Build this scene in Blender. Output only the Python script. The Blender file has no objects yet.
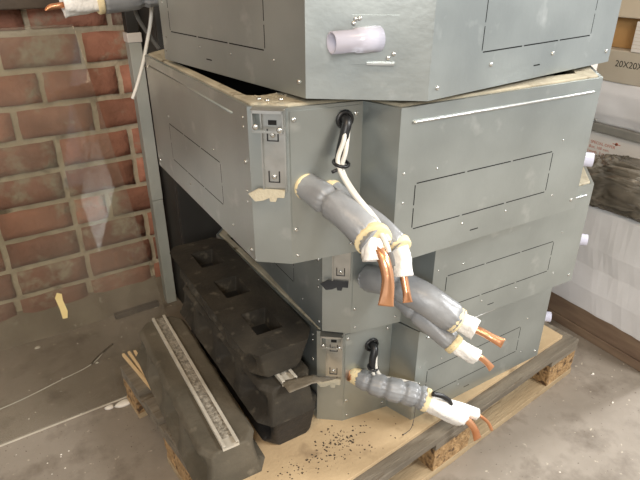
import bpy, bmesh, math, random
from mathutils import Vector, Matrix, noise
random.seed(7)
R = math.radians
ZF = 0.76            # all builders work with z measured from the second unit's underside; floor is at -ZF
S = bpy.context.scene
C = S.collection

# ------------------------------------------------------------------ camera
cam = bpy.data.cameras.new('camera'); co = bpy.data.objects.new('camera', cam); C.objects.link(co)
cam.sensor_width = 36; cam.lens = 554.3 / 640 * 36; cam.clip_start = .02
co.location = (-.3571, -.705, .5054 + ZF)
co.rotation_euler = (R(90 - 26.88), 0, R(59.524 - 90))
S.camera = co
# ------------------------------------------------------------------ world, lights, exposure
w = bpy.data.worlds.new('world'); S.world = w; w.use_nodes = True
w.node_tree.nodes['Background'].inputs[0].default_value = (.97, .98, 1, 1)
w.node_tree.nodes['Background'].inputs[1].default_value = .85
def area(name, loc, target, sx, sy, power, col):
    l = bpy.data.lights.new(name, 'AREA'); l.shape = 'RECTANGLE'; l.size = sx; l.size_y = sy; l.energy = power; l.color = col
    o = bpy.data.objects.new(name, l); C.objects.link(o); o.location = loc
    o.rotation_euler = (Vector(target) - Vector(loc)).to_track_quat('-Z', 'Y').to_euler()
    return o
area('window_daylight', (4.1, -.12, 2.35), (1.0, -.12, 0), .45, .45, 165, (1, .98, .95))
area('front_fill', (2.3, -2.9, 3.1), (.35, -.5, 0), 1.2, .9, 200, (1, .99, .97))  # added fill without a known source, brightens the front floor and front faces
area('left_fill', (-1.8, -3.1, 2.3), (.4, .2, .4), .9, .9, 95, (1, .97, .94))  # added fill for the left-facing box sides and the corner faces
area('warm_left_fill', (-.9, -1.0, 2.9), (-.3, .3, .3), 1.2, .3, 30, (1, .76, .52))  # added warm fill, no fitting overhead; tints the left faces
S.view_settings.view_transform = 'Standard'; S.view_settings.look = 'None'
S.view_settings.exposure = -0.14; S.view_settings.gamma = 1; S.view_settings.use_curve_mapping = False

# ------------------------------------------------------------------ materials
def s2l(c): return tuple(((x / 255) / 12.92 if x / 255 <= .04045 else ((x / 255 + .055) / 1.055) ** 2.4) for x in c)
def mat(name, c1, c2=None, scale=8, rough=.6, metal=0, bump=0, bscale=None, c3=None, s3=40, t3=(.62, .7), detail=5, stretch=None, spec=.5, rough2=None, coat=0):
    m = bpy.data.materials.new(name); m.use_nodes = True; nt = m.node_tree; N = nt.nodes; L = nt.links
    b = N['Principled BSDF']; b.inputs['Metallic'].default_value = metal; b.inputs['Roughness'].default_value = rough
    b.inputs['Specular IOR Level'].default_value = spec
    if coat: b.inputs['Coat Weight'].default_value = coat; b.inputs['Coat Roughness'].default_value = .2
    tc = N.new('ShaderNodeTexCoord'); src = tc.outputs['Object']
    if stretch:
        mp = N.new('ShaderNodeMapping'); mp.inputs['Scale'].default_value = stretch; L.new(src, mp.inputs[0]); src = mp.outputs[0]
    n = N.new('ShaderNodeTexNoise'); n.inputs['Scale'].default_value = scale; n.inputs['Detail'].default_value = detail; L.new(src, n.inputs['Vector'])
    r = N.new('ShaderNodeValToRGB'); L.new(n.outputs[0], r.inputs[0])
    r.color_ramp.elements[0].position = .33; r.color_ramp.elements[1].position = .67
    r.color_ramp.elements[0].color = (*s2l(c1), 1); r.color_ramp.elements[1].color = (*s2l(c2 or c1), 1)
    col = r.outputs[0]
    if c3:
        n3 = N.new('ShaderNodeTexNoise'); n3.inputs['Scale'].default_value = s3; n3.inputs['Detail'].default_value = 4; L.new(src, n3.inputs['Vector'])
        r3 = N.new('ShaderNodeValToRGB'); L.new(n3.outputs[0], r3.inputs[0])
        r3.color_ramp.elements[0].position = t3[0]; r3.color_ramp.elements[1].position = t3[1]
        mx = N.new('ShaderNodeMix'); mx.data_type = 'RGBA'; L.new(r3.outputs[0], mx.inputs[0]); L.new(col, mx.inputs[6]); mx.inputs[7].default_value = (*s2l(c3), 1)
        col = mx.outputs[2]
    L.new(col, b.inputs['Base Color'])
    if rough2 is not None:
        mr = N.new('ShaderNodeMapRange'); L.new(n.outputs[0], mr.inputs[0]); mr.inputs[1].default_value = .3; mr.inputs[2].default_value = .7
        mr.inputs[3].default_value = rough; mr.inputs[4].default_value = rough2; L.new(mr.outputs[0], b.inputs['Roughness'])
    if bump:
        nb = N.new('ShaderNodeTexNoise'); nb.inputs['Scale'].default_value = bscale or scale * 4; nb.inputs['Detail'].default_value = 5; L.new(src, nb.inputs['Vector'])
        bp = N.new('ShaderNodeBump'); bp.inputs['Strength'].default_value = bump; bp.inputs['Distance'].default_value = .01
        L.new(nb.outputs[0], bp.inputs['Height']); L.new(bp.outputs[0], b.inputs['Normal'])
    return m
M = {}
M['galv'] = mat('galvanised_steel', (154, 160, 158), (172, 178, 175), 5, .31, .76, .03, 90, (196, 200, 197), 15, (.62, .82), rough2=.42)
M['steel'] = mat('bright_steel', (176, 178, 174), (200, 200, 196), 20, .3, .85, .05, 60)
M['screw'] = mat('screw_metal', (205, 205, 200), None, 20, .25, .9)
M['foam'] = mat('beige_foam', (150, 142, 122), (176, 168, 146), 14, .9, 0, .3, 80, (96, 84, 64), 22, (.6, .72))
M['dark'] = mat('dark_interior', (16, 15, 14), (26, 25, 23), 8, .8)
M['black_plastic'] = mat('black_plastic', (22, 22, 23), (34, 34, 35), 20, .4)
M['wrap'] = mat('grey_pipe_wrap', (132, 134, 136), (152, 154, 155), 14, .34, .1, .18, 45, rough2=.45)
M['cream'] = mat('cream_foam', (214, 196, 152), (230, 214, 174), 20, .8, 0, .2, 90)
M['sleeve'] = mat('white_sleeve', (222, 220, 214), (240, 238, 233), 25, .7, 0, .5, 70)
M['copper'] = mat('copper', (226, 156, 112), (242, 184, 142), 10, .28, .92, .08, 60, (150, 88, 60), 18, (.62, .8))
M['cable'] = mat('white_cable', (205, 202, 192), (220, 217, 208), 10, .45)
M['grey_cable'] = mat('grey_cable', (92, 90, 86), None, 10, .5)
M['clear'] = mat('drain_plastic', (216, 215, 230), (228, 227, 240), 10, .22, 0, 0)
M['clear'].node_tree.nodes['Principled BSDF'].inputs['Transmission Weight'].default_value = .35
M['rubber'] = mat('shaded_black_rubber', (38, 35, 30), (60, 55, 46), 9, .75, 0, .25, 70, (100, 93, 80), 26, (.6, .8), spec=.3)  # base tone darkened to carry the shade on the stacked feet
M['rubber2'] = mat('dusty_rubber', (76, 71, 60), (98, 91, 78), 8, .8, 0, .25, 70, (120, 112, 97), 24, (.62, .8), spec=.3)
M['rubber3'] = mat('clean_black_rubber', (27, 27, 27), (40, 39, 38), 10, .5, 0, .3, 60, (120, 116, 108), 60, (.7, .76))
M['rail'] = mat('rail_aluminium', (196, 190, 176), (212, 206, 192), 30, .45, .3, .1, 100)
M['grit'] = mat('rail_grit', (110, 104, 92), (165, 158, 144), 90, .9, 0, .6, 160)
M['particle'] = mat('particle_board', (166, 143, 110), (190, 167, 131), 6, .85, 0, .15, 120, (112, 92, 68), 9, (.57, .72))
M['pallet'] = mat('weathered_pallet_wood', (92, 84, 72), (122, 113, 98), 7, .85, 0, .35, 50, (84, 70, 52), 16, (.58, .72), stretch=(.6, 5, 5))
M['pallet_new'] = mat('pale_pallet_wood', (146, 126, 96), (170, 150, 118), 7, .85, 0, .3, 50, (120, 100, 74), 14, (.6, .75), stretch=(.6, 5, 5))
M['block'] = mat('pressed_wood_block', (132, 104, 68), (172, 140, 98), 60, .95, 0, .9, 110, (84, 62, 40), 45, (.56, .66))
M['strip'] = mat('light_wood_strip', (186, 156, 112), (208, 180, 138), 10, .8, 0, .2, 60, stretch=(6, .6, 6))
M['post'] = mat('painted_steel_post', (150, 153, 146), (176, 178, 170), 7, .55, 0, .05, 60, stretch=(1, 1, .5))
M['cabinet'] = mat('dark_sheet', (36, 34, 31), (48, 46, 42), 6, .6)
M['beam'] = mat('dark_beam_wood', (48, 38, 28), (66, 54, 40), 8, .8, 0, .3, 50)
M['paper'] = mat('white_carton', (216, 211, 204), (228, 224, 218), 4, .7, 0, .05, 60)
M['beige_carton'] = mat('beige_carton', (196, 184, 162), (206, 195, 175), 5, .8, 0, .05, 80)
M['grey_carton'] = mat('greyish_carton', (176, 166, 148), (188, 180, 164), 5, .8, 0, .05, 80)
M['brown_carton'] = mat('brown_carton', (166, 128, 80), (184, 146, 96), 6, .85, 0, .05, 80)
M['film'] = mat('white_stretch_film', (206, 206, 206), (226, 226, 228), 3, .32, 0, .25, 14)
M['plinth'] = mat('brown_plinth_wood', (110, 90, 74), (132, 112, 92), 8, .8, 0, .2, 50, stretch=(4, .7, 5))
M['tray'] = mat('grey_tray', (122, 120, 114), (140, 138, 130), 10, .6)
M['bag'] = mat('crumpled_brown_film', (78, 72, 62), (126, 118, 105), 9, .18, 0, .2, 30, rough2=.34, coat=.6)
M['dusty_film'] = mat('dusty_film', (96, 88, 74), (122, 113, 98), 16, .45, 0, .4, 50)
M['ink'] = mat('black_ink', (40, 38, 36), None, 5, .8)
M['red_ink'] = mat('red_ink', (196, 120, 96), None, 5, .8)
M['yellow'] = mat('yellow_tape', (214, 192, 128), (226, 208, 150), 20, .6)
M['white_chip'] = mat('white_plaster_chip', (214, 208, 196), (228, 222, 212), 30, .9, 0, .3, 90)
M['mortar'] = mat('mortar', (162, 150, 128), (190, 178, 154), 14, .95, 0, .6, 70, (104, 92, 74), 9, (.6, .72))
M['render_base'] = mat('grey_base_render', (104, 94, 80), (128, 118, 102), 8, .9, 0, .4, 50, (156, 148, 132), 20, (.64, .72))
M['dirt'] = mat('dark_dirt', (52, 44, 34), (78, 66, 50), 40, .95)
M['wall_paint'] = mat('dull_wall_paint', (112, 98, 82), (126, 112, 95), 3, .9)
M['ceil_paint'] = mat('ceiling_paint', (180, 174, 162), (190, 184, 172), 3, .9)

def brick_mat():
    m = bpy.data.materials.new('old_red_brick'); m.use_nodes = True; nt = m.node_tree; N = nt.nodes; L = nt.links; b = N['Principled BSDF']
    b.inputs['Roughness'].default_value = .85
    a = N.new('ShaderNodeAttribute'); a.attribute_name = 'tone'
    r = N.new('ShaderNodeValToRGB'); L.new(a.outputs['Fac'], r.inputs[0]); e = r.color_ramp.elements
    e[0].color = (*s2l((122, 84, 70)), 1); e[1].color = (*s2l((194, 136, 112)), 1); q = e.new(.5); q.color = (*s2l((150, 104, 84)), 1)
    tc = N.new('ShaderNodeTexCoord')
    n = N.new('ShaderNodeTexNoise'); n.inputs['Scale'].default_value = 11; n.inputs['Detail'].default_value = 6; L.new(tc.outputs['Object'], n.inputs['Vector'])
    rr = N.new('ShaderNodeValToRGB'); L.new(n.outputs[0], rr.inputs[0]); rr.color_ramp.elements[0].position = .3; rr.color_ramp.elements[1].position = .7
    rr.color_ramp.elements[0].color = (.72, .70, .68, 1); rr.color_ramp.elements[1].color = (1.12, 1.1, 1.1, 1)
    mu = N.new('ShaderNodeMix'); mu.data_type = 'RGBA'; mu.blend_type = 'MULTIPLY'; mu.inputs[0].default_value = 1; L.new(r.outputs[0], mu.inputs[6]); L.new(rr.outputs[0], mu.inputs[7])
    n2 = N.new('ShaderNodeTexNoise'); n2.inputs['Scale'].default_value = 6.5; n2.inputs['Detail'].default_value = 7; n2.inputs['Roughness'].default_value = .65; L.new(tc.outputs['Object'], n2.inputs['Vector'])
    r2 = N.new('ShaderNodeValToRGB'); L.new(n2.outputs[0], r2.inputs[0]); r2.color_ramp.elements[0].position = .54; r2.color_ramp.elements[1].position = .66
    mx = N.new('ShaderNodeMix'); mx.data_type = 'RGBA'; L.new(r2.outputs[0], mx.inputs[0]); L.new(mu.outputs[2], mx.inputs[6]); mx.inputs[7].default_value = (*s2l((158, 147, 126)), 1)
    L.new(mx.outputs[2], b.inputs['Base Color'])
    bp = N.new('ShaderNodeBump'); bp.inputs['Strength'].default_value = .5; bp.inputs['Distance'].default_value = .01
    nb = N.new('ShaderNodeTexNoise'); nb.inputs['Scale'].default_value = 60; nb.inputs['Detail'].default_value = 5; L.new(tc.outputs['Object'], nb.inputs['Vector']); L.new(nb.outputs[0], bp.inputs['Height']); L.new(bp.outputs[0], b.inputs['Normal'])
    return m
M['brick'] = brick_mat()

def floor_mat():
    m = bpy.data.materials.new('worn_concrete'); m.use_nodes = True; nt = m.node_tree; N = nt.nodes; L = nt.links; b = N['Principled BSDF']
    tc = N.new('ShaderNodeTexCoord'); P = tc.outputs['Object']
    def ns(sc, det, lo, hi, rg=.5):
        n = N.new('ShaderNodeTexNoise'); n.inputs['Scale'].default_value = sc; n.inputs['Detail'].default_value = det; n.inputs['Roughness'].default_value = rg; L.new(P, n.inputs['Vector'])
        r = N.new('ShaderNodeValToRGB'); r.color_ramp.elements[0].position = lo; r.color_ramp.elements[1].position = hi; L.new(n.outputs[0], r.inputs[0]); return r
    def mix(f, A, B, ft=None):
        x = N.new('ShaderNodeMix'); x.data_type = 'RGBA'
        L.new(f, x.inputs[0])
        if isinstance(A, tuple): x.inputs[6].default_value = (*s2l(A), 1)
        else: L.new(A, x.inputs[6])
        x.inputs[7].default_value = (*s2l(B), 1); return x.outputs[2]
    a = ns(2.2, 7, .35, .68, .6); c = mix(a.outputs[0], (126, 117, 105), (150, 141, 129))
    a = ns(9, 6, .50, .75, .6); c = mix(a.outputs[0], c, (100, 90, 78))
    a = ns(55, 3, .68, .74); c = mix(a.outputs[0], c, (176, 167, 150))
    a = ns(120, 2, .70, .76); c = mix(a.outputs[0], c, (90, 78, 62))
    L.new(c, b.inputs['Base Color']); b.inputs['Roughness'].default_value = .62
    bp = N.new('ShaderNodeBump'); bp.inputs['Strength'].default_value = .25; bp.inputs['Distance'].default_value = .006
    nb = N.new('ShaderNodeTexNoise'); nb.inputs['Scale'].default_value = 30; nb.inputs['Detail'].default_value = 8; L.new(P, nb.inputs['Vector']); L.new(nb.outputs[0], bp.inputs['Height']); L.new(bp.outputs[0], b.inputs['Normal'])
    return m
M['floor'] = floor_mat()
def glass_mat():
    m = bpy.data.materials.new('hazed_clear_sheet'); m.use_nodes = True; nt = m.node_tree; N = nt.nodes; L = nt.links
    out = N['Material Output']; N.remove(N['Principled BSDF'])
    tr = N.new('ShaderNodeBsdfTransparent'); tr.inputs[0].default_value = (.95, .96, .94, 1)
    gl = N.new('ShaderNodeBsdfGlossy'); gl.inputs['Roughness'].default_value = .03
    df = N.new('ShaderNodeBsdfDiffuse'); df.inputs[0].default_value = (.5, .42, .34, 1)  # pale diffuse colour stands for haze reflected on the sheet
    fr = N.new('ShaderNodeFresnel'); fr.inputs[0].default_value = 1.5
    m1 = N.new('ShaderNodeMixShader'); L.new(fr.outputs[0], m1.inputs[0]); L.new(tr.outputs[0], m1.inputs[1]); L.new(gl.outputs[0], m1.inputs[2])
    tc = N.new('ShaderNodeTexCoord'); n = N.new('ShaderNodeTexNoise'); n.inputs['Scale'].default_value = 3; n.inputs['Detail'].default_value = 6; L.new(tc.outputs['Object'], n.inputs['Vector'])
    mr = N.new('ShaderNodeMapRange'); mr.inputs[1].default_value = .35; mr.inputs[2].default_value = .75; mr.inputs[3].default_value = .02; mr.inputs[4].default_value = .12; L.new(n.outputs[0], mr.inputs[0])
    m2 = N.new('ShaderNodeMixShader'); L.new(mr.outputs[0], m2.inputs[0]); L.new(m1.outputs[0], m2.inputs[1]); L.new(df.outputs[0], m2.inputs[2])
    L.new(m2.outputs[0], out.inputs[0]); return m
M['glass'] = glass_mat()

# ------------------------------------------------------------------ helpers
class MB:
    def __init__(s): s.v = []; s.f = []; s.sm = []
    def add(s, vs, fs, smooth=False, T=None):
        k = len(s.v); s.v += [tuple(T @ Vector(v)) if T else tuple(v) for v in vs]
        s.f += [tuple(i + k for i in f) for f in fs]; s.sm += [smooth] * len(fs); return s
    def box(s, a, b, T=None):
        x0, y0, z0 = a; x1, y1, z1 = b
        return s.add([(x0, y0, z0), (x1, y0, z0), (x1, y1, z0), (x0, y1, z0), (x0, y0, z1), (x1, y0, z1), (x1, y1, z1), (x0, y1, z1)],
                     [(3, 2, 1, 0), (4, 5, 6, 7), (0, 1, 5, 4), (1, 2, 6, 5), (2, 3, 7, 6), (3, 0, 4, 7)], False, T)
    def prism(s, poly, z0, z1, T=None, caps=True):
        n = len(poly); vs = [(x, y, z0) for x, y in poly] + [(x, y, z1) for x, y in poly]
        fs = [(i, (i + 1) % n, n + (i + 1) % n, n + i) for i in range(n)]
        if caps: fs += [tuple(range(n - 1, -1, -1)), tuple(range(n, 2 * n))]
        return s.add(vs, fs, False, T)
    def tube(s, pts, rad, seg=16, caps=True, hollow=0, mod=None, flat=None, T=None, sub=0, up=(0, 0, 1)):
        P = [Vector(p) for p in pts]
        rl = rad if isinstance(rad, (list, tuple)) else [rad] * len(P)
        if sub:
            Q = []; Rr = []
            n = len(P)
            for i in range(n - 1):
                p0 = P[max(i - 1, 0)]; p1 = P[i]; p2 = P[i + 1]; p3 = P[min(i + 2, n - 1)]
                for k in range(sub):
                    t = k / sub
                    Q.append(.5 * ((2 * p1) + (p2 - p0) * t + (2 * p0 - 5 * p1 + 4 * p2 - p3) * t * t + (3 * p1 - p0 - 3 * p2 + p3) * t ** 3))
                    Rr.append(rl[i] * (1 - t) + rl[i + 1] * t)
            Q.append(P[-1]); Rr.append(rl[-1]); P = Q; rl = Rr
        n = len(P); vs = []; fs = []; side = None
        for i, p in enumerate(P):
            d = (P[min(i + 1, n - 1)] - P[max(i - 1, 0)]).normalized()
            if side is None:
                side = d.cross(Vector(up)); side = side.normalized() if side.length > 1e-3 else Vector((1, 0, 0))
            side = (side - d * side.dot(d)).normalized(); u2 = side.cross(d)
            for k in range(seg):
                a = 2 * math.pi * k / seg; r = rl[i]; t = i / (n - 1)
                if mod: r *= mod(t, a)
                fa, fb = flat(t) if flat else (1, 1)
                vs.append(tuple(p + side * (math.cos(a) * r * fa) + u2 * (math.sin(a) * r * fb)))
        for i in range(n - 1):
            for k in range(seg):
                k2 = (k + 1) % seg; fs.append((i * seg + k, i * seg + k2, (i + 1) * seg + k2, (i + 1) * seg + k))
        if hollow:      # inner wall near the far end, open mouth
            base = (n - 1) * seg; d = (P[-1] - P[-2]).normalized(); c = P[-1]; L0 = len(vs)
            for dd in (0, -hollow[1]):
                for k in range(seg): q = Vector(vs[base + k]); vs.append(tuple(c + (q - c) * hollow[0] + d * dd))
            for k in range(seg):
                k2 = (k + 1) % seg
                fs.append((base + k, base + k2, L0 + k2, L0 + k)); fs.append((L0 + k, L0 + k2, L0 + seg + k2, L0 + seg + k))
            fs.append(tuple(L0 + seg + k for k in range(seg))); fs.append(tuple(range(seg - 1, -1, -1)))
        elif caps: fs += [tuple(range(seg - 1, -1, -1)), tuple((n - 1) * seg + k for k in range(seg))]
        return s.add(vs, fs, True, T)
    def build(s, name, m, parent=None, bevel=0, seg=2, loc=None):
        me = bpy.data.meshes.new(name); me.from_pydata(s.v, [], s.f)
        bm = bmesh.new(); bm.from_mesh(me); bmesh.ops.recalc_face_normals(bm, faces=bm.faces) if not getattr(s, 'raw', 0) else None; bm.to_mesh(me); bm.free()
        for p, q in zip(me.polygons, s.sm): p.use_smooth = q
        me.materials.append(m if not isinstance(m, str) else M[m])
        o = bpy.data.objects.new(name, me); C.objects.link(o)
        if parent: o.parent = parent
        if loc: o.location = loc
        if bevel:
            b = o.modifiers.new('bevel', 'BEVEL'); b.width = bevel; b.segments = seg; b.limit_method = 'ANGLE'; b.angle_limit = R(35)
        return o
def tag(o, label, cat, group=None, kind=None):
    o['label'] = label; o['category'] = cat
    if group: o['group'] = group
    if kind: o['kind'] = kind
    return o
def struct(o): o['kind'] = 'structure'; return o
def empty(name, loc, rz, label, cat, group=None):
    o = bpy.data.objects.new(name, None); C.objects.link(o); o.location = loc; o.rotation_euler = (0, 0, rz); o.empty_display_size = .05
    return tag(o, label, cat, group)
def xf(x, y, z, rz): return Matrix.Translation((x, y, z)) @ Matrix.Rotation(rz, 4, 'Z')
def crumple(mb, amp, freq, seed=0):
    out = []
    for v in mb.v:
        q = Vector(v) * freq + Vector((seed, seed * 2.1, 3)); nn = noise.noise_vector(q)
        out.append(tuple(Vector(v) + nn * amp))
    mb.v = out; return mb

# ------------------------------------------------------------------ the room
fl = MB().box((-3, -3.5, -ZF - .1), (4.5, 3.0, -ZF)); struct(fl.build('floor', 'floor'))
TW = R(3.0)                 # the wall runs 3 degrees off the units
TWm = xf(.09, 1.35, 0, TW)
wm = MB().box((-3.0, .008, -ZF), (4.2, .3, 1.9), TWm); struct(wm.build('wall_back', 'mortar'))
# bricks: one course pattern inside the wall
bricks = MB(); tones = []
pitch = .1125; z = .30 - pitch * 9
row = 0; rnd = random.Random(11)
while z < 1.1:
    x = -2.1 - (.13 if row % 2 else 0) + rnd.uniform(-.02, .02) + (-.06)
    while x < 1.6:
        L0 = .25 if rnd.random() > .16 else .125
        a = .0100; d = rnd.uniform(0, .004)
        x0, x1, z0, z1 = x + a, x + L0 - a, z + a, z + pitch - a
        # rounded irregular face
        pts = []; nx, nz = 6, 4
        for j in range(nz + 1):
            for i in range(nx + 1):
                px = x0 + (x1 - x0) * i / nx; pz = z0 + (z1 - z0) * j / nz; e = (i in (0, nx)) or (j in (0, nz))
                nn = noise.noise_vector(Vector((px * 28, row * 3.3, pz * 28)))
                py = -.004 - d + nn.y * .0025 + (.006 if e else 0)
                if e: px += nn.x * .004; pz += nn.z * .004
                pts.append((px, py, pz))
        fs = [(j * (nx + 1) + i, j * (nx + 1) + i + 1, (j + 1) * (nx + 1) + i + 1, (j + 1) * (nx + 1) + i) for j in range(nz) for i in range(nx)]
        b0 = len(pts); ring = [i for i in range(nx + 1)] + [j * (nx + 1) + nx for j in range(1, nz + 1)] + [nz * (nx + 1) + i for i in range(nx - 1, -1, -1)] + [j * (nx + 1) for j in range(nz - 1, 0, -1)]
        for k in ring: pts.append((pts[k][0], .02, pts[k][2]))
        n = len(ring)
        fs += [(ring[(k + 1) % n], ring[k], b0 + k, b0 + (k + 1) % n) for k in range(n)]
        bricks.add(pts, fs, True, TWm); tones += [rnd.random()] * len(pts)
        x += L0
    z += pitch; row += 1
bo = bricks.build('trim_1', 'brick')
at = bo.data.attributes.new('tone', 'FLOAT', 'POINT')
for i, t in enumerate(tones): at.data[i].value = t
bo.name = 'wall_back_brickwork'; bo.parent = bpy.data.objects['wall_back']
bb = MB(); nx = 60
for i in range(nx):
    pass
prof = [(-.055, -ZF), (-.045, -ZF + .025), (-.022, -ZF + .05), (-.008, -ZF + .085), (.01, -ZF + .10)]
vs = []; fs = []
for i in range(nx + 1):
    xx = -2.2 + 3.6 * i / nx
    for j, (yy, zz) in enumerate(prof):
        nn = noise.noise(Vector((xx * 6, j * 1.7, 0)))
        vs.append((xx, yy + (nn * .012 if 0 <= j < 4 else 0), zz + (nn * .018 if j else 0)))
for i in range(nx):
    for j in range(len(prof) - 1):
        a = i * len(prof) + j; fs.append((a, a + len(prof), a + len(prof) + 1, a + 1))
bb.add(vs, fs, True, TWm); struct(bb.build('baseboard_back', 'render_base'))
struct(MB().box((-3.0, .1, -ZF), (-2.9, 1.4, 2.3)).build('wall_left', 'wall_paint'))
struct(MB().box((-3.0, -3.5, 2.3), (.6, 1.6, 2.4)).build('ceiling', 'ceil_paint'))
struct(MB().box((-1.9, -3.6, -ZF), (1.8, -3.5, 2.3)).build('wall_front', 'wall_paint'))
# dark beam on the wall, top left
b_ = MB().box((-2.4, -.10, .375), (.02, .004, .56), TWm).build('wooden_beam', 'beam', bevel=.004)
tag(b_, 'dark wooden beam fixed along the brick wall at the top left', 'beam')
# steel post
p_ = empty('steel_post', (.093, 1.285, -ZF), TW, 'grey painted steel post standing upright against the brick wall', 'post')
MB().box((-.02, -.02, 0), (.02, .02, .455)).build('lower_tube', 'post', p_, .002)
MB().box((-.021, -.021, .457), (.021, .021, 1.02)).build('upper_tube', 'post', p_, .002)
MB().box((-.024, -.024, 1.02), (.024, .024, 1.05)).build('collar', 'paper', p_, .002)['label'] = 'pale band painting the lit stretch of the post'  # paler section paints the band of light on the post
MB().box((-.0195, -.0195, 1.05), (.0195, .0195, 1.7)).build('top_tube', 'cabinet', p_, .002)['label'] = 'dark upper tube'
# cabinet-shaped dark box, added to darken the gap behind the stack
c_ = empty('dark_gap_box', (.13, 1.12, -ZF), R(2), 'tall dark cabinet shape added to darken the gap behind the metal units', 'cabinet')
MB().box((0, .02, 0), (1.0, .19, 1.5)).build('body', 'cabinet', c_, .003)
MB().box((.002, .002, .03), (.498, .018, 1.47)).build('door', 'cabinet', c_, .002)
MB().box((.502, .002, .03), (.998, .018, 1.47)).build('door', 'cabinet', c_, .002)
for hx in (.46, .53): MB().tube([(hx, 0, .75), (hx, -.016, .76), (hx, -.016, .86), (hx, 0, .87)], .004, 8, sub=3).build('handle', 'steel', c_)
# clear sheet leaning on the wall
gl = MB()
def lean(x, t): return (x, .797 + (.475) * t + (x + .25) * .05, -ZF + .0006 + 1.083 * t)
q = [lean(-2.0, 0), lean(.0, 0), lean(-.085, 1), lean(-2.0, 1)]
off = Vector((0, .0035, -.0015))
gl.add([tuple(Vector(a)) for a in q] + [tuple(Vector(a) + off) for a in q], [(0, 1, 2, 3), (7, 6, 5, 4), (0, 4, 5, 1), (1, 5, 6, 2), (2, 6, 7, 3), (3, 7, 4, 0)])
g_ = gl.build('clear_sheet', 'glass'); tag(g_, 'large haze-painted clear sheet leaning on the brick wall at left', 'clear sheet')
# strip holding its foot on the floor
t_ = MB().add([(-1.6, .712, -ZF), (-.19, .792, -ZF), (-.19, .7965, -ZF), (-1.6, .7165, -ZF), (-1.6, .712, -ZF + .003), (-.19, .792, -ZF + .003), (-.19, .7965, -ZF + .003), (-1.6, .7165, -ZF + .003)],
     [(3, 2, 1, 0), (4, 5, 6, 7), (0, 1, 5, 4), (1, 2, 6, 5), (2, 3, 7, 6), (3, 0, 4, 7)]).build('metal_strip', 'rail')
tag(t_, 'thin pale metal strip lying on the floor left of the pallet', 'strip')
tp = MB().prism([(-.009, 0), (.004, -.002), (.011, .018), (.008, .055), (.011, .074), (-.001, .082), (-.011, .068), (-.008, .03)], -.0012, 0)
tp.v = [(x, z_, y) for x, y, z_ in tp.v]
o = tp.build('yellow_tape', 'yellow'); o.matrix_world = Matrix.Translation((-.314, .9145, -.4822)) @ Matrix.Rotation(R(-23.6), 4, 'X') @ Matrix.Rotation(R(-4), 4, 'Y')
tag(o, 'small yellow tape strip stuck low on the clear sheet', 'tape')

# ------------------------------------------------------------------ ducted fan unit
LX = .867; H = .290; TOP = .294
def outline(LY): return [(0, .139), (.054, .096), (.188, .076), (.211, 0), (.728, 0), (LX, .139), (LX, LY - .139), (.728, LY), (.139, LY), (0, LY - .139)]
def panel(mb, a, b, holes, z0=0, z1=H):
    """vertical sheet from a to b (plan), with rectangular openings given as (u0,u1,z0,z1)"""
    A = Vector((*a, 0)); D = Vector((b[0] - a[0], b[1] - a[1], 0)); L = D.length; D.normalize()
    us = sorted({0, L} | {h[0] for h in holes} | {h[1] for h in holes}); zs = sorted({z0, z1} | {h[2] for h in holes} | {h[3] for h in holes})
    vs = [tuple(A + D * u + Vector((0, 0, zz))) for zz in zs for u in us]; fs = []; n = len(us)
    for j in range(len(zs) - 1):
        for i in range(n - 1):
            uc = (us[i] + us[i + 1]) / 2; zc = (zs[j] + zs[j + 1]) / 2
            if any(h[0] < uc < h[1] and h[2] < zc < h[3] for h in holes): continue
            fs.append((j * n + i, j * n + i + 1, (j + 1) * n + i + 1, (j + 1) * n + i))
    mb.add(vs, fs)
def perforated_rect(u0, u1, z0, z1, t=.0022):
    h = []; n = 3; W = u1 - u0
    for zz in (z0, z1):
        for k in range(n): h.append((u0 + W * k / n + .003, u0 + W * (k + 1) / n - .003, zz - t / 2, zz + t / 2))
    for uu in (u0, u1):
        for k in range(2): a = z0 + (z1 - z0) * k / 2 + .003; h.append((uu - t / 2, uu + t / 2, a, a + (z1 - z0) / 2 - .006))
    return h
def inset(poly, d):
    n = len(poly); out = []
    for i in range(n):
        p = Vector(poly[i]); a = (p - Vector(poly[i - 1])).normalized(); b = (Vector(poly[(i + 1) % n]) - p).normalized()
        na = Vector((-a.y, a.x)); nb = Vector((-b.y, b.x)); k = (na + nb); k = k / max(k.dot(na), .3); out.append(tuple(p + k * d))
    return out
screw_me = None
def screw(parent, pos, n, r=.0045, name='screw'):
    global screw_me
    if screw_me is None:
        s = MB(); prof = [(1, 0), (1, .25), (.8, .5), (.35, .62)]
        vs = [(math.cos(2 * math.pi * k / 10) * a, math.sin(2 * math.pi * k / 10) * a, b) for a, b in prof for k in range(10)]
        fs = [(j * 10 + k, j * 10 + (k + 1) % 10, (j + 1) * 10 + (k + 1) % 10, (j + 1) * 10 + k) for j in range(3) for k in range(10)] + [tuple(30 + k for k in range(10))]
        s.add(vs, fs, True); t = s.build('screw', 'screw'); screw_me = t.data; bpy.data.objects.remove(t)
    o = bpy.data.objects.new(name, screw_me); C.objects.link(o); o.parent = parent; o.location = pos; o.scale = (r, r, r)
    o.rotation_euler = Vector(n).to_track_quat('Z', 'Y').to_euler(); return o
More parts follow.
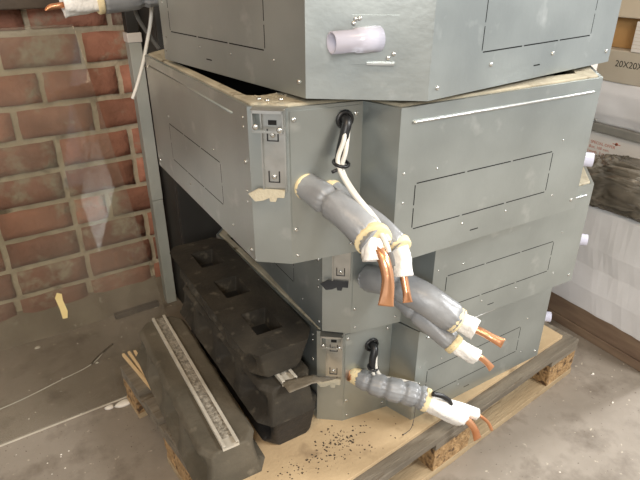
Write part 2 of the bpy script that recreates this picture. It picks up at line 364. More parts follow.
def make_unit(x, y, z, rz, label, LY=.913, stub=.036, lean=0, du=0, dz=0):
    root = empty('ducted_fan_unit', (x, y, z), rz, label, 'air conditioning unit', 'stacked galvanised units')
    O = outline(LY); n = len(O); mb = MB(); mb.raw = 1
    dash = [(.193, .215, .0222, .0246)]
    holes = {3: perforated_rect(.042, .404, .063, .152) + dash, 9: perforated_rect(.15, LY - .139 - .287 - .0, .060, .150),
             5: perforated_rect(.13, .50, .063, .152) + [(.30, .322, .0222, .0246)], 7: perforated_rect(.11, .47, .063, .152)}
    for i in range(n): panel(mb, O[i], O[(i + 1) % n], holes.get(i, []))
    # bottom plate and rolled top flange
    k = len(mb.v); mb.v += [(px, py, 0) for px, py in O]; mb.f.append(tuple(k + i for i in range(n - 1, -1, -1))); mb.sm.append(False)
    I1 = inset(O, .007)
    for A, B, za, zb in ((O, I1, H, H), (I1, I1, H, H - .02)):
        k = len(mb.v); mb.v += [(px, py, za) for px, py in A] + [(px, py, zb) for px, py in B]
        mb.f += [(k + i, k + (i + 1) % n, k + n + (i + 1) % n, k + n + i) for i in range(n)]; mb.sm += [False] * n
    cas = mb.build('casing', 'galv', root)
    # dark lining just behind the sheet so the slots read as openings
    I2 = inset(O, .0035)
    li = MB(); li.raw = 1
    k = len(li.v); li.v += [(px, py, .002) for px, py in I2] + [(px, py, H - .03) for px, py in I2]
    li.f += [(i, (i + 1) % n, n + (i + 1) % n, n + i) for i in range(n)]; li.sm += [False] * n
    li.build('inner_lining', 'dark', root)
    # pressed ribs near the top of the long faces
    r1 = MB(); r1.tube([(.237, -.001, .264), (.240, -.002, .264), (.702, -.002, .264), (.705, -.001, .264)], .0026, 8)
    r1.build('pressed_rib', 'steel', root)
    r1 = MB(); r1.tube([(-.0003, .204, .266), (-.0003, .738, .268)], .0022, 8); r1.build('pressed_rib', 'galv', root)
    # foam drain pan rim
    F0 = inset(O, .009); ft = MB(); c = .045
    IN = [(.026, .20), (.045, .186), (.18, .20), (.26, c + .04), (.70, c), (LX - c, .17), (LX - c, LY - .17), (.70, LY - c), (.17, LY - c), (.026, LY - .17)]
    k = 0; zt = TOP
    rings = [[(px, py, H - .03) for px, py in F0], [(px, py, zt - .002) for px, py in F0], [(px, py, zt) for px, py in inset(O, .012)], [(px, py, zt) for px, py in IN], [(px, py, zt - .012) for px, py in [(a + (LX / 2 - a) * .02, b + (LY / 2 - b) * .02) for a, b in IN]], [(px, py, .15) for px, py in [(a + (LX / 2 - a) * .05, b + (LY / 2 - b) * .05) for a, b in IN]]]
    vs = [v for rg in rings for v in rg]; fs = [(j * n + i, j * n + (i + 1) % n, (j + 1) * n + (i + 1) % n, (j + 1) * n + i) for j in range(4) for i in range(n)]
    ft.add(vs, fs); ft.build('foam_rim', 'foam', root)
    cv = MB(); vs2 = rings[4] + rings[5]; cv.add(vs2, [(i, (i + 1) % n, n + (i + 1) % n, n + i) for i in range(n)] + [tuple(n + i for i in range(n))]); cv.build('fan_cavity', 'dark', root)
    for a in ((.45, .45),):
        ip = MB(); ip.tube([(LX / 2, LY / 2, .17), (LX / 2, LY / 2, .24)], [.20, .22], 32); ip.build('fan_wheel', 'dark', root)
    # hanger bracket on the corner face
    A = Vector((0, .139, 0)); U = Vector((.054, -.043, 0)).normalized(); Nn = Vector((-.043, -.054, 0)).normalized()
    T = Matrix(((U.x, Nn.x, 0, A.x), (U.y, Nn.y, 0, A.y), (0, 0, 1, 0), (0, 0, 0, 1)))
    hb = MB()
    hb.box((.026, 0, .15), (.064, .004, .284), T); hb.box((.0235, 0, .15), (.026, .010, .284), T); hb.box((.063, 0, .148), (.0655, .011, .290), T)
    hb.box((.012, .004, .252), (.014, .020, .289), T); hb.box((.062, .004, .252), (.064, .020, .289), T); hb.box((.012, .018, .284), (.064, .020, .289), T); hb.box((.012, .018, .252), (.064, .020, .256), T)
    hb.add([(.010, .020, .289), (.066, .020, .289), (.066, -.012, .291), (.010, -.012, .291)], [(0, 1, 2, 3)], False, T)
    br = hb.build('hanger_bracket', 'steel', root)
    ftab = MB().prism([(-.002, .142), (.012, .132), (.026, .134), (.036, .138), (.038, .133), (.048, .133), (.050, .139), (.062, .139), (.062, .150), (.014, .150)], 0, .003)
    ftab.v = [tuple(T @ Vector((u, .006 + ww + (.150 - zz) * .8, zz))) for u, zz, ww in ftab.v]
    ftab.build('bracket_foot', 'foam', root)['label'] = 'bent pale bracket foot'
    MB().box((.036, .0035, .262), (.050, .005, .270), T).build('bracket_slot', 'dark', root)
    for zc in (.245, .172):
        fr = MB(); fr.box((.033, .004, zc - .010), (.035, .0055, zc + .010), T); fr.box((.051, .004, zc - .010), (.053, .0055, zc + .010), T); fr.box((.033, .004, zc - .0105), (.053, .0055, zc - .009), T)
        fr.build('bracket_slot', 'black_plastic', root)
    for zc in (.245, .172): screw(root, T @ Vector((.043, .0045, zc)), Nn, .0045)
    for u, zc in ((.018, .262), (.058, .258)): screw(root, T @ Vector((u, .020, zc)), Nn, .005)
    for u, v in ((.02, -.004), (.036, .004), (.056, -.006)): screw(root, T @ Vector((u, v, .291)) + Vector((0, 0, .011)), (0, 0, 1), .0045)
    # pipe cover plate
    A2 = Vector((.054, .096, 0)); U2 = Vector((.134, -.020, 0)).normalized(); N2 = Vector((-.020, -.134, 0)).normalized()
    T2 = Matrix(((U2.x, N2.x, 0, A2.x), (U2.y, N2.y, 0, A2.y), (0, 0, 1, 0), (0, 0, 0, 1)))
    MB().box((.002, 0, .062), (.128, .0015, .284), T2).build('cover_plate', 'galv', root)
    for u, zc in ((.009, .270), (.122, .270), (.009, .07)): screw(root, T2 @ Vector((u, .0015, zc)), N2, .0042)
    screw(root, T2 @ Vector((.012, .0, .016)), N2, .003); screw(root, T2 @ Vector((.12, .0, .02)), N2, .003)
    # rivets of the long faces
    for yy, zz in ((.158, .268), (.158, .252), (.158, .19), (.158, .135), (.158, .115), (.155, .018), (.24, .035), (.5, .035), (LY - .139 - .02, .02), (LY - .15, .262), (.32, .168), (.62, .168)):
        screw(root, (0, yy, zz), (-1, 0, 0), .0042 if zz in (.018, .02, .19) else .0026, 'rivet')
    for xx, zz in ((.225, .175), (.228, .12), (.23, .05), (.30, .172), (.38, .044), (.5, .044), (.64, .172), (.64, .05), (.71, .024), (.222, .02)):
        screw(root, (xx, 0, zz), (0, -1, 0), .0042 if zz == .024 else .0022, 'rivet')
    for yy, zz in ((.16, .018), (LY - .16, .024), (.3, .04), (.5, .04)): screw(root, (LX, yy, zz), (1, 0, 0), .004, 'rivet')
    # drain stub on the cut corner
    A3 = Vector((.728, 0, 0)); U3 = Vector((.139, .139, 0)).normalized(); N3 = Vector((.139, -.139, 0)).normalized()
    T3 = Matrix(((U3.x, N3.x, 0, A3.x), (U3.y, N3.y, 0, A3.y), (0, 0, 1, 0), (0, 0, 0, 1)))
    MB().box((.050 + du, 0, .050 + dz), (.122 + du, .003, .122 + dz), T3).build('drain_plate', 'galv', root)
    MB().box((.075 + du, .003, .050 + dz), (.118 + du, .010, .053 + dz), T3).build('drain_plate_lip', 'steel', root)
    d = MB(); q3 = Vector((-lean, 1 - lean * .55, -.02)).normalized(); b3 = Vector((.092 + du, 0, .088 + dz)); d.tube([tuple(b3), tuple(b3 + q3 * stub * .5), tuple(b3 + q3 * (stub * .5 + .001)), tuple(b3 + q3 * stub)], [.0195, .0185, .0165, .0165], 24, hollow=(.86, .03), T=T3)
    d.build('drain_stub', 'clear', root)
    for u, zc in ((.056, .116), (.062, .117), (.053, .11), (.108, .060), (.116, .066)): screw(root, T3 @ Vector((u + du, .003, zc + dz)), N3, .0035)
    return root
U1 = make_unit(-.028, .8125, .302, R(-81.0), 'topmost galvanised metal unit with translucent drain stub on its corner', LY=.885, stub=.082, lean=.85, du=.022, dz=.006)
U2 = make_unit(0, 0, 0, 0, 'second metal unit from the top, two insulated pipes with copper ends hanging down')
U3 = make_unit(.205, .105, -.302, R(-1.0), 'metal unit third from the top, set back under the second')
U4 = make_unit(.208, .125, -.604, R(1.7), 'bottom metal unit of the stack, standing on the particle board')

for c_ in U3.children:
    if c_.name.startswith('bracket_foot'): c_.data.materials[0] = M['black_plastic']; c_['label'] = 'bent black bracket foot'
def wrapmod(pinches, seed, wid=.03, depth=.2):
    def f(t, a):
        r = 1 + .025 * math.sin(a * 3 + seed + t * 9)
        for p in pinches:
            g = math.exp(-((t - p) / wid) ** 2); g2 = math.exp(-((t - p) / (wid * 3)) ** 2)
            r -= depth * g; r += .075 * g2 * math.sin(a * 11 + seed + 3 * math.sin(a * 2))
        return r
    return f
def W2L(u, pts):
    bpy.context.view_layer.update(); m = u.matrix_world.inverted(); return [tuple(m @ Vector(p)) for p in pts]
def pipe(u, pts, rad, pinches, sleeve, copper, seed=0, cr=.0095, collar=.03, sr=.018, capstart=True, flatdir=(0, 0, 1), depth=.2, enddir=None, flare=0):
    P = W2L(u, pts); mb = MB(); mb.tube(P, rad, 40, sub=22, mod=wrapmod(pinches, seed, depth=depth)); ins = mb.build('pipe_insulation', 'wrap', u)
    D = (Vector(P[-1]) - Vector(P[-2])).normalized(); E = Vector(P[-1])
    if enddir: D = (u.matrix_world.to_3x3().inverted() @ Vector(enddir)).normalized()
    cm = MB(); cm.tube([E - D * .008, E - D * .006, E + D * .004, E + D * .006, E + D * .0062], [collar * .95, collar, collar, collar * .95, collar * .68], 32); crumple(cm, .0014, 22, seed); cm.build('foam_collar', 'cream', ins)
    if capstart:
        D0 = (Vector(P[1]) - Vector(P[0])).normalized(); A = Vector(P[0])
        cm = MB(); cm.tube([A - D0 * .012, A, A + D0 * .008, A + D0 * .011], [rad * 1.0 if not isinstance(rad, list) else rad[0] * 1.0] * 2 + [(rad[0] if isinstance(rad, list) else rad) * 1.08] * 2, 24); cm.build('foam_collar', 'cream', ins)
    sl = W2L(u, sleeve); mb = MB()
    mb.tube([tuple(E + D * .002)] + sl, [sr * .95] + [sr * (1 + flare)] * len(sl), 26, sub=6, hollow=(.75, .012), mod=lambda t, a: 1 + .08 * math.sin(a * 5 + seed + t * 3) + .06 * math.sin(a * 9 + t * 14) + .14 * max(0, t - .6) * 2 * math.sin(a * 3 + seed))
    mb.build('white_sleeve', 'sleeve', ins)
    cp = W2L(u, copper); mb = MB()
    fl_ = lambda t: (1 + .30 * max(0, (t - .62) / .38) ** 1.5, 1 - .72 * max(0, (t - .62) / .38) ** 1.2)
    mb.tube(cp, cr, 20, sub=8, flat=fl_, hollow=(.8, .004), up=flatdir); mb.build('copper_pipe', 'copper', u)
    return ins
# unit 2: two fat bundles with hanging copper ends
pipe(U2, [(.084, .102, .150), (.093, .055, .143), (.108, -.002, .126), (.125, -.055, .098)], [.023, .0255, .0275, .0270], [.03, .45, .93], [(.118, -.067, .086), (.114, -.076, .072)],
     [(.120, -.068, .092), (.121, -.092, .079), (.121, -.106, .048), (.112, -.116, .009)], 1.0, .0100, .0310, .0165, flatdir=(.45, .77, -.45), enddir=(-.30, -.90, -.22), flare=.10)
pipe(U2, [(.130, .090, .140), (.148, .035, .118), (.170, -.015, .092), (.187, -.046, .067)], [.017, .019, .02, .021], [.4, .95], [(.187, -.058, .045), (.184, -.070, .020)],
     [(.184, -.069, .020), (.183, -.076, .006), (.182, -.083, -.008), (.180, -.090, -.022)], 2.2, .0068, .0215, .0155, flatdir=(.45, .77, -.45), enddir=(-.15, -.85, -.45))
pipe(U3, [(.292, .185, -.150), (.30, .12, -.125), (.335, .04, -.135), (.385, -.015, -.178)], [.029, .033, .034, .033], [.03, .45, .97], [(.400, -.038, -.184), (.408, -.05, -.188)],
     [(.400, -.04, -.184), (.415, -.062, -.190), (.425, -.08, -.196), (.438, -.10, -.203)], 3.1, .0085, .029, .021, capstart=False, flatdir=(.45, .77, -.45))
pipe(U3, [(.330, .165, -.170), (.335, .09, -.180), (.350, .04, -.197), (.384, -.018, -.238)], [.021, .022, .024, .023], [.5, .96], [(.405, -.035, -.254), (.425, -.045, -.267)],
     [(.42, -.044, -.264), (.436, -.052, -.273), (.45, -.06, -.288), (.46, -.066, -.303)], 4.4, .0068, .023, .0175, capstart=False, flatdir=(.45, .77, -.45))
pipe(U4, [(.289, .212, -.455), (.310, .175, -.459), (.345, .135, -.464), (.385, .105, -.476), (.415, .080, -.489)], [.021, .027, .029, .030, .029], [.04, .24, .44, .64, .84, .985], [(.445, .055, -.510), (.50, .03, -.548)],
     [(.49, .033, -.542), (.515, .02, -.562), (.53, .008, -.588), (.538, .0, -.618)], 5.3, .0095, .030, .024, flatdir=(.45, .77, -.45), depth=.2)
s_ = MB(); s_.tube(W2L(U4, [(.43, .068, -.498), (.50, .055, -.535), (.553, .028, -.562)]), [.02, .017, .0155], 18, sub=6, hollow=(.8, .01), mod=lambda t, a: 1 + .06 * math.sin(a * 5)); s_.build('white_sleeve', 'sleeve', U4)
s_ = MB(); s_.tube(W2L(U4, [(.545, .032, -.558), (.565, .02, -.572), (.58, .008, -.59), (.588, 0, -.612)]), .0045, 12, sub=5); s_.build('copper_pipe', 'copper', U4)['label'] = 'thin copper pipe'
s_ = MB(); s_.tube(W2L(U4, [(.418, .062, -.457), (.440, .052, -.466), (.458, .045, -.482), (.465, .042, -.497)]), .0065, 12, sub=5, hollow=(.6, .004)); s_.build('cable_sleeve', 'black_plastic', U4)
# copper flare at the exit of the bottom unit
s_ = MB(); s_.tube(W2L(U4, [(.275, .222, -.452), (.290, .205, -.455)]), .016, 18); s_.build('pipe_fitting', 'copper', U4)
# unit 1: bundle pointing to the left above the wall
pipe(U1, [(.115, .785, .440), (.06, .79, .432), (-.02, .79, .424), (-.088, .785, .418)], [.028, .030, .031, .030], [.1, .52, .95], [(-.11, .785, .416), (-.168, .78, .412)],
     [(-.165, .78, .412), (-.180, .778, .410), (-.195, .776, .408), (-.207, .775, .402)], 6.1, .0065, .031, .024, flatdir=(0, 0, 1))
# cables of unit 2
def cable(u, pts, r, m='cable', name='cable', sub=6):
    mb = MB(); mb.tube(W2L(u, pts), r, 10, sub=sub); return mb.build(name, m, u)
def ring(u, c, n, r, rr, name='cable_gland', m='black_plastic'):
    n = Vector(n).normalized(); a = n.orthogonal().normalized(); b = n.cross(a); c = Vector(c)
    pts = [tuple(c + a * math.cos(k * math.pi / 8) * r + b * math.sin(k * math.pi / 8) * r) for k in range(17)]
    mb = MB(); mb.tube(W2L(u, pts), rr, 8, caps=False); return mb.build(name, m, u)
ring(U2, (.153, .0785, .262), (-.15, -1, 0), .013, .004)
cable(U2, [(.153, .095, .262), (.150, .068, .262), (.143, .062, .245), (.135, .060, .218), (.131, .060, .194)], .0085, 'black_plastic', 'cable_sleeve')
cable(U2, [(.150, .070, .262), (.136, .054, .235), (.122, .050, .198), (.124, .014, .163), (.131, -.035, .133), (.134, -.075, .104), (.135, -.088, .084)], .0040)
cable(U2, [(.156, .070, .260), (.138, .050, .218), (.129, .046, .186), (.133, .008, .153), (.141, -.038, .126), (.141, -.078, .102)], .0040)
cable(U2, [(.135, -.086, .087), (.1355, -.092, .075), (.135, -.096, .066)], .006, 'grey_cable', 'cable_plug')
ring(U2, (.130, .052, .196), (.1, -.2, 1), .0135, .003, 'cable_tie')
cable(U2, [(.125, .045, .190), (.108, .045, .186)], .003, 'black_plastic', 'cable_tie', 2)
ring(U4, (.335, .2105, -.372), (-.12, -1, 0), .016, .004)
cable(U4, [(.335, .235, -.372), (.335, .200, -.374), (.325, .190, -.40), (.322, .186, -.425)], .010, 'black_plastic', 'cable_sleeve')
cable(U4, [(.334, .19, -.385), (.328, .178, -.42), (.34, .165, -.445), (.37, .145, -.452), (.41, .112, -.460)], .0045)
cable(U4, [(.328, .192, -.39), (.319, .182, -.42), (.322, .170, -.445), (.335, .155, -.455)], .004)
ring(U4, (.322, .184, -.42), (.1, -.2, 1), .0125, .003, 'cable_tie')
cable(U1, [(.048, .83, .46), (.055, .85, .41), (.046, .85, .36), (.030, .85, .31), (.012, .848, .26), (-.012, .846, .205), (-.030, .845, .170)], .0048)
cable(U1, [(.0, .83, .43), (.015, .85, .37), (.045, .86, .318), (.062, .862, .29)], .005, 'grey_cable')

# ------------------------------------------------------------------ rubber feet
def foot(x, y, z, rz, flip, label, m='rubber', L=.63, Wb=.180, Wt=.145, Hh=.1, rail=True, scal=.036):
    root = empty('rubber_foot', (x, y, z), rz, label, 'rubber support foot', 'rubber support feet')
    nt, ns = 9, 96; cut = .035
    def half(t, s):     # half width at height t, lengthwise s in 0..1
        w_ = (Wb / 2) * (1 - t) + (Wt / 2) * t
        w_ -= .010 * max(0, (t - .8) / .2) ** 2
        d = min(s, 1 - s) * L
        if d < cut: w_ -= (cut - d) * .75
        win = 0
        for k in range(4):
            c = (k + .5) / 4; win = max(win, 1 / (1 + math.exp(-((.085 - abs(s - c)) * 110))))
        wt = max(0, min(1, (t - .05) * 5)) * max(0, 1 - max(0, t - .62) * 4)
        return w_ - scal * win * wt
    vs = []; fs = []
    prof = nt * 2
    for i in range(ns + 1):
        s = i / ns
        for side in (1, -1):
            rng = range(nt) if side == 1 else range(nt - 1, -1, -1)
            for j in rng:
                t = j / (nt - 1); yy = (s - .5) * (L - .035 * t); zz = t * Hh
                nn = noise.noise(Vector((yy * 25, side * 3, zz * 25))) * .0015
                vs.append((side * half(t, s) + nn, yy, zz))
    for i in range(ns):
        for k in range(prof):
            if k == prof - 1: continue      # the base is built apart, with its pockets
            fs.append((i * prof + k, i * prof + (k + 1) % prof, (i + 1) * prof + (k + 1) % prof, (i + 1) * prof + k))
    fs.append(tuple(range(prof))); fs.append(tuple(ns * prof + k for k in range(prof - 1, -1, -1)))
    mb = MB(); mb.add(vs, fs)
    # base with three pockets
    pk = [(-.035, .035, c - .05, c + .05) for c in (-.19, 0, .19)]
    xs = [-.035, .035]; rows = sorted({(i / ns - .5) * L for i in range(ns + 1)} | {p for q_ in pk for p in q_[2:]})
    vs = []; fs = []
    for yy in rows:
        hw = half(0, yy / L + .5); vs += [(-hw, yy, 0), (-.035, yy, 0), (.035, yy, 0), (hw, yy, 0)]
    for i in range(len(rows) - 1):
        yc = (rows[i] + rows[i + 1]) / 2
        for k in range(3):
            if k == 1 and any(q_[2] < yc < q_[3] for q_ in pk): continue
            fs.append((i * 4 + k, i * 4 + k + 1, (i + 1) * 4 + k + 1, (i + 1) * 4 + k))
    mb.add(vs, fs)
    for a, b, c, d in pk:
        e = .006
        mb.add([(a, c, 0), (b, c, 0), (b, d, 0), (a, d, 0), (a + e, c + e, .045), (b - e, c + e, .045), (b - e, d - e, .045), (a + e, d - e, .045)], [(0, 1, 5, 4), (1, 2, 6, 5), (2, 3, 7, 6), (3, 0, 4, 7), (4, 5, 6, 7)])
    body = mb.build('rubber_body', m, root, .004, 2)
    pc = MB()
    for a, b, c, d in (pk if flip and m == 'rubber' else []): MB().box((a + .006, c + .006, .0440), (b - .006, d - .006, .0448)).build('pocket_shade', 'dark', body)  # near-black plates paint the shade inside the upturned pockets
    if flip: body.location = (0, 0, Hh); body.rotation_euler = (0, math.pi, 0)
    if rail:
        r = MB(); Lr = L / 2 - .018; h0 = Hh - .001
        r.box((-.0205, -Lr, h0), (.0205, Lr, h0 + .002)); r.box((-.0205, -Lr, h0), (-.0185, Lr, h0 + .010)); r.box((.0185, -Lr, h0), (.0205, Lr, h0 + .010))
        r.box((-.0205, -Lr, h0 + .009), (-.0125, Lr, h0 + .011)); r.box((.0125, -Lr, h0 + .009), (.0205, Lr, h0 + .011))
        r.box((-.0205, -Lr - .001, h0 - .025), (.0205, -Lr + .001, h0 + .002))
        rl = r.build('strut_rail', 'rail', root, .0006)
        g = MB(); vs = []; fs = []; nn_ = 120
        for i in range(nn_ + 1):
            for k in range(5): yy = -Lr * .9 + 1.9 * Lr * i / nn_; xx = -.018 + .036 * k / 4; vs.append((xx, yy, h0 + .003 + .0035 * (noise.noise(Vector((xx * 150, yy * 150, 1))) + .5) * (1 if 0 < i < nn_ else 0)))
        for i in range(nn_):
            for k in range(4): fs.append((i * 5 + k, i * 5 + k + 1, i * 5 + k + 6, i * 5 + k + 5))
        g.add(vs, fs, True); gg = g.build('rail_grit', 'grit', rl); gg['kind'] = 'stuff'
        if flip: rl.location = (0, 0, Hh); rl.rotation_euler = (0, math.pi, 0)
    return root
foot(.108, .530, -.604, R(1.2), True, 'lowest black rubber foot, beneath the other two on the board', 'rubber3', rail=False, Wb=.168, Wt=.15)
foot(.099, .522, -.504, R(1.4), False, 'middle rubber foot sandwiched between two others, short metal rail showing', 'rubber', Wb=.172)
foot(.098, .550, -.3925, R(.3), True, 'topmost rubber foot, upside down with square pockets facing up', 'rubber', Hh=.0885, rail=False)
foot(-.063, .498, -.604, R(0), False, 'dusty rubber foot with full-length metal rail at the pallet edge', 'rubber2')

# ------------------------------------------------------------------ pallet and board
PT = R(7.5)
pal = empty('wooden_pallet', (-.10, -.02, -ZF), PT, 'weathered wooden pallet carrying the stack of metal units', 'pallet'); pal.scale.x = 1.04
def plank(a, b, name, m, seed=0, n=24):
    (x0, y0, z0), (x1, y1, z1) = a, b; vs = []; fs = []; lx = x1 - x0 > y1 - y0
    for i in range(n + 1):
        t = i / n
        for k, (p, q_) in enumerate(((0, 0), (1, 0), (1, 1), (0, 1))):
            w_ = noise.noise(Vector((t * 9 + seed, k, seed))) * .003
            if lx: vs.append((x0 + (x1 - x0) * t + (w_ * 1.5 if i in (0, n) else 0), (y0, y1)[p] + w_, (z0, z1)[q_]))
            else: vs.append(((x0, x1)[p] + w_, y0 + (y1 - y0) * t + (w_ * 1.5 if i in (0, n) else 0), (z0, z1)[q_]))
    for i in range(n):
        for k in range(4): fs.append((i * 4 + k, i * 4 + (k + 1) % 4, (i + 1) * 4 + (k + 1) % 4, (i + 1) * 4 + k))
    fs += [(3, 2, 1, 0), tuple(n * 4 + k for k in range(4))]
    return MB().add(vs, fs).build(name, m, pal, .0015)
zz = .0
for i, (a, b) in enumerate(((0, .10), (.35, .495), (.70, .80))): plank((0, a, 0), (1.2, b, .022), 'bottom_board', 'pallet_new', i * 2.2)
for i, (y0, y1) in enumerate(((.002, .10), (.35, .495), (.70, .798))):
    for j, (x0, x1) in enumerate(((.002, .145), (.528, .672), (1.055, 1.198))):
        mb = MB(); N_ = 10
        for ax in range(1): pass
        bm = bmesh.new(); bmesh.ops.create_cube(bm, size=1); bmesh.ops.subdivide_edges(bm, edges=bm.edges, cuts=9, use_grid_fill=True)
        for v in bm.verts:
            p = Vector((x0 + (x1 - x0) * (v.co.x + .5), y0 + (y1 - y0) * (v.co.y + .5), .022 + .078 * (v.co.z + .5)))
            nn = noise.noise_vector(p * 45 + Vector((i, j, 0))); mid = 1 if abs(v.co.z) < .45 else 0
            v.co = p + Vector((nn.x, nn.y, 0)) * .004 * mid
        me = bpy.data.meshes.new('block'); bm.to_mesh(me); bm.free(); me.materials.append(M['block'])
        o = bpy.data.objects.new('block', me); C.objects.link(o); o.parent = pal
for j, (x0, x1) in enumerate(((0, .145), (.5275, .6725), (1.055, 1.2))): plank((x0, 0, .100), (x1, .8, .122), 'stringer_board', 'pallet', 5 + j)
for i, (y0, y1) in enumerate(((0, .145), (.195, .295), (.3275, .4725), (.515, .61), (.655, .80))): plank((0, y0, .122), (1.2, y1, .144), 'deck_board', 'pallet', 9 + i * 1.3)
bd = MB().prism([(.060, .040), (1.205, .036), (1.215, .14), (1.205, .60), (1.19, .76), (.085, .77), (.08, .4)], 0, .0115)
o = bd.build('particle_board', 'particle', None, .001); o.location = (-.10, -.02, -ZF + .1443); o.rotation_euler = (0, 0, PT)
tag(o, 'stained tan particle board laid over the pallet under the metal units', 'board')
for i, (x, y, rz, L_) in enumerate(((-.141, .575, 10, .245), (-.1385, .580, 6.5, .24), (-.136, .585, 3, .23))):
    o = MB().box((-.004, 0, 0), (.004, L_, .0108)).build('wooden_strip', 'strip', None, .0008); o.location = (x, y, -ZF + .1443); o.rotation_euler = (0, 0, R(rz))
    tag(o, ('outermost', 'middle', 'innermost')[i] + ' of three thin light wooden strips on the pallet beside the dusty rubber foot', 'wooden strip', 'thin strips on the pallet')

# ------------------------------------------------------------------ right-hand goods
X0 = 1.345
def carton(name, a, b, m, label, cat='box', bev=.004, rz=0, parts=None, group=None):
    r = empty(name, (a[0], a[1], a[2]), rz, label, cat, group)
    d = (b[0] - a[0], b[1] - a[1], b[2] - a[2])
    MB().box((0, 0, 0), d).build('body', m, r, bev)
    return r, d
# long crate wrapped in film on a wooden plinth
r = empty('long_white_crate', (X0, -.03, -ZF), 0, 'long white film-wrapped crate on a brown wooden base at the right', 'crate')
g = MB(); Lc = 1.15
prof = [(0, .112), (-.004, .20), (.004, .285), (-.003, .36), (.008, .494), (.02, .502), (.55, .502), (.56, .112)]
vs = []; fs = []; n = 60
for i in range(n + 1):
    for j, (px, pz) in enumerate(prof):
        nn = noise.noise(Vector((i * .35, j * 1.3, 0))) * .004; vs.append((px + nn, Lc * i / n, pz + nn * .5))
k = len(prof)
for i in range(n):
    for j in range(k): fs.append((i * k + j, i * k + (j + 1) % k, (i + 1) * k + (j + 1) % k, (i + 1) * k + j))
fs += [tuple(range(k)), tuple(n * k + j for j in range(k - 1, -1, -1))]
g.add(vs, fs); g.build('wrapped_body', 'film', r, .004)
pl = MB().box((.0, .005, 0), (.55, Lc - .005, .035)); pl.build('plinth_board', 'plinth', r, .003)
MB().box((.004, .002, .036), (.55, Lc - .002, .113)).build('plinth_side', 'plinth', r, .003)
def text(body, size, T, m, parent, name='printed_text', depth=.0002):
    cu = bpy.data.curves.new('t', 'FONT'); cu.body = body; cu.size = size; cu.extrude = depth
    o = bpy.data.objects.new('t', cu); C.objects.link(o); bpy.context.view_layer.update()
    me = bpy.data.meshes.new_from_object(o.evaluated_get(bpy.context.evaluated_depsgraph_get())); bpy.data.objects.remove(o)
    me.materials.clear(); me.materials.append(M[m]); t = bpy.data.objects.new(name, me); C.objects.link(t); t.parent = parent; t.matrix_local = T; return t
def faceT(x, y, z): # text on a face looking to -x, reading towards -y
    return Matrix.Translation((x, y, z)) @ Matrix(((0, 0, -1, 0), (-1, 0, 0, 0), (0, 1, 0, 0), (0, 0, 0, 1)))
X1 = 1.50
zt = -.257
r, d = carton('printed_carton', (X1, .22, zt), (X1 + .35, 1.0, -.045), 'paper', 'white carton with small red printing behind the brown plastic bag')
text('SPECIAL OFFER', .0145, faceT(-.0005, .494 - .22, -.094 - zt), 'red_ink', r)
text('Box. 100 mm.', .0145, faceT(-.0005, .497 - .22, -.111 - zt), 'red_ink', r)
text('Length. 3 m', .0145, faceT(-.0005, .500 - .22, -.128 - zt), 'red_ink', r)
MB().tube([(-.0006, .395 - .22, -.076 - zt), (.001, .395 - .22, -.076 - zt)], .0055, 16).build('logo_disc', 'red_ink', r)
MB().box((-.0006, .380 - .22, -.078 - zt), (.001, .410 - .22, -.0755 - zt)).build('logo_bar', 'red_ink', r)
r, d = carton('grey_tray', (X1 - .02, .15, -.045), (X1 + .38, 1.0, -.018), 'tray', 'flat grey tray lying on the red-printed carton', 'tray', .002)
MB().tube([(.006, .36, .027), (.006, .36, .040), (.006, .345, .044), (.006, .33, .036), (.006, .335, .027)], .002, 8, sub=4).build('wire_loop', 'steel', r)
r = empty('wrapped_parcel', (X1 - .01, .12, -.018), 0, 'bulky parcel in white stretch film on the grey tray', 'parcel')
bm = bmesh.new(); bmesh.ops.create_cube(bm, size=1); bmesh.ops.subdivide_edges(bm, edges=bm.edges, cuts=24, use_grid_fill=True)
for v in bm.verts:
    p = Vector(((v.co.x + .5) * .38, (v.co.y + .5) * .9, (v.co.z + .5) * .145)); nn = noise.noise_vector(p * 7); n2 = noise.noise_vector(p * 22)
    e = 1 - min(1, 4 * min(.5 - abs(v.co.z), .25)); v.co = p + Vector((nn.x * .010 + n2.x * .004, nn.y * .006, 0)) + Vector(((.012 * e) if v.co.x < -.4 else 0, 0, 0))
for f in bm.faces: f.smooth = True
me = bpy.data.meshes.new('wrapped_body'); bm.to_mesh(me); bm.free(); me.materials.append(M['film']); o = bpy.data.objects.new('wrapped_body', me); C.objects.link(o); o.parent = r
r, d = carton('stencilled_carton', (X1, .1, .127), (X1 + .34, .535, .232), 'grey_carton', 'greyish carton stencilled 20X20X beneath the leaning white pack')
text('20X20X', .029, faceT(-.0005, .470 - .1, .180 - .127), 'ink', r)
carton('brown_carton', (X1 + .05, .44, .232), (X1 + .3, .54, .33), 'brown_carton', 'small brown carton squeezed in beside the white pack')
r, d = carton('white_pack', (X1 - .005, .16, .232), (X1 + .3, .425, .326), 'paper', 'white ribbed pack lying on the stencilled carton', 'pack', .003)
for k in range(7): MB().box((-.001, .002, .012 + k * .011), (.001, .262, .013 + k * .011)).build('rib_line', 'beige_carton', r)
carton('beige_carton', (X1, .08, .333), (X1 + .34, .60, .50), 'beige_carton', 'beige carton at the top right resting above the white pack')
o = MB().box((0, 0, 0), (.003, .05, .10)).build('paper_sheet', 'paper', None); o.location = (X1 - .012, .27, .128); o.rotation_euler = (R(-14), 0, 0)
tag(o, 'white paper sheet hanging over the right end of the stencilled carton', 'paper')
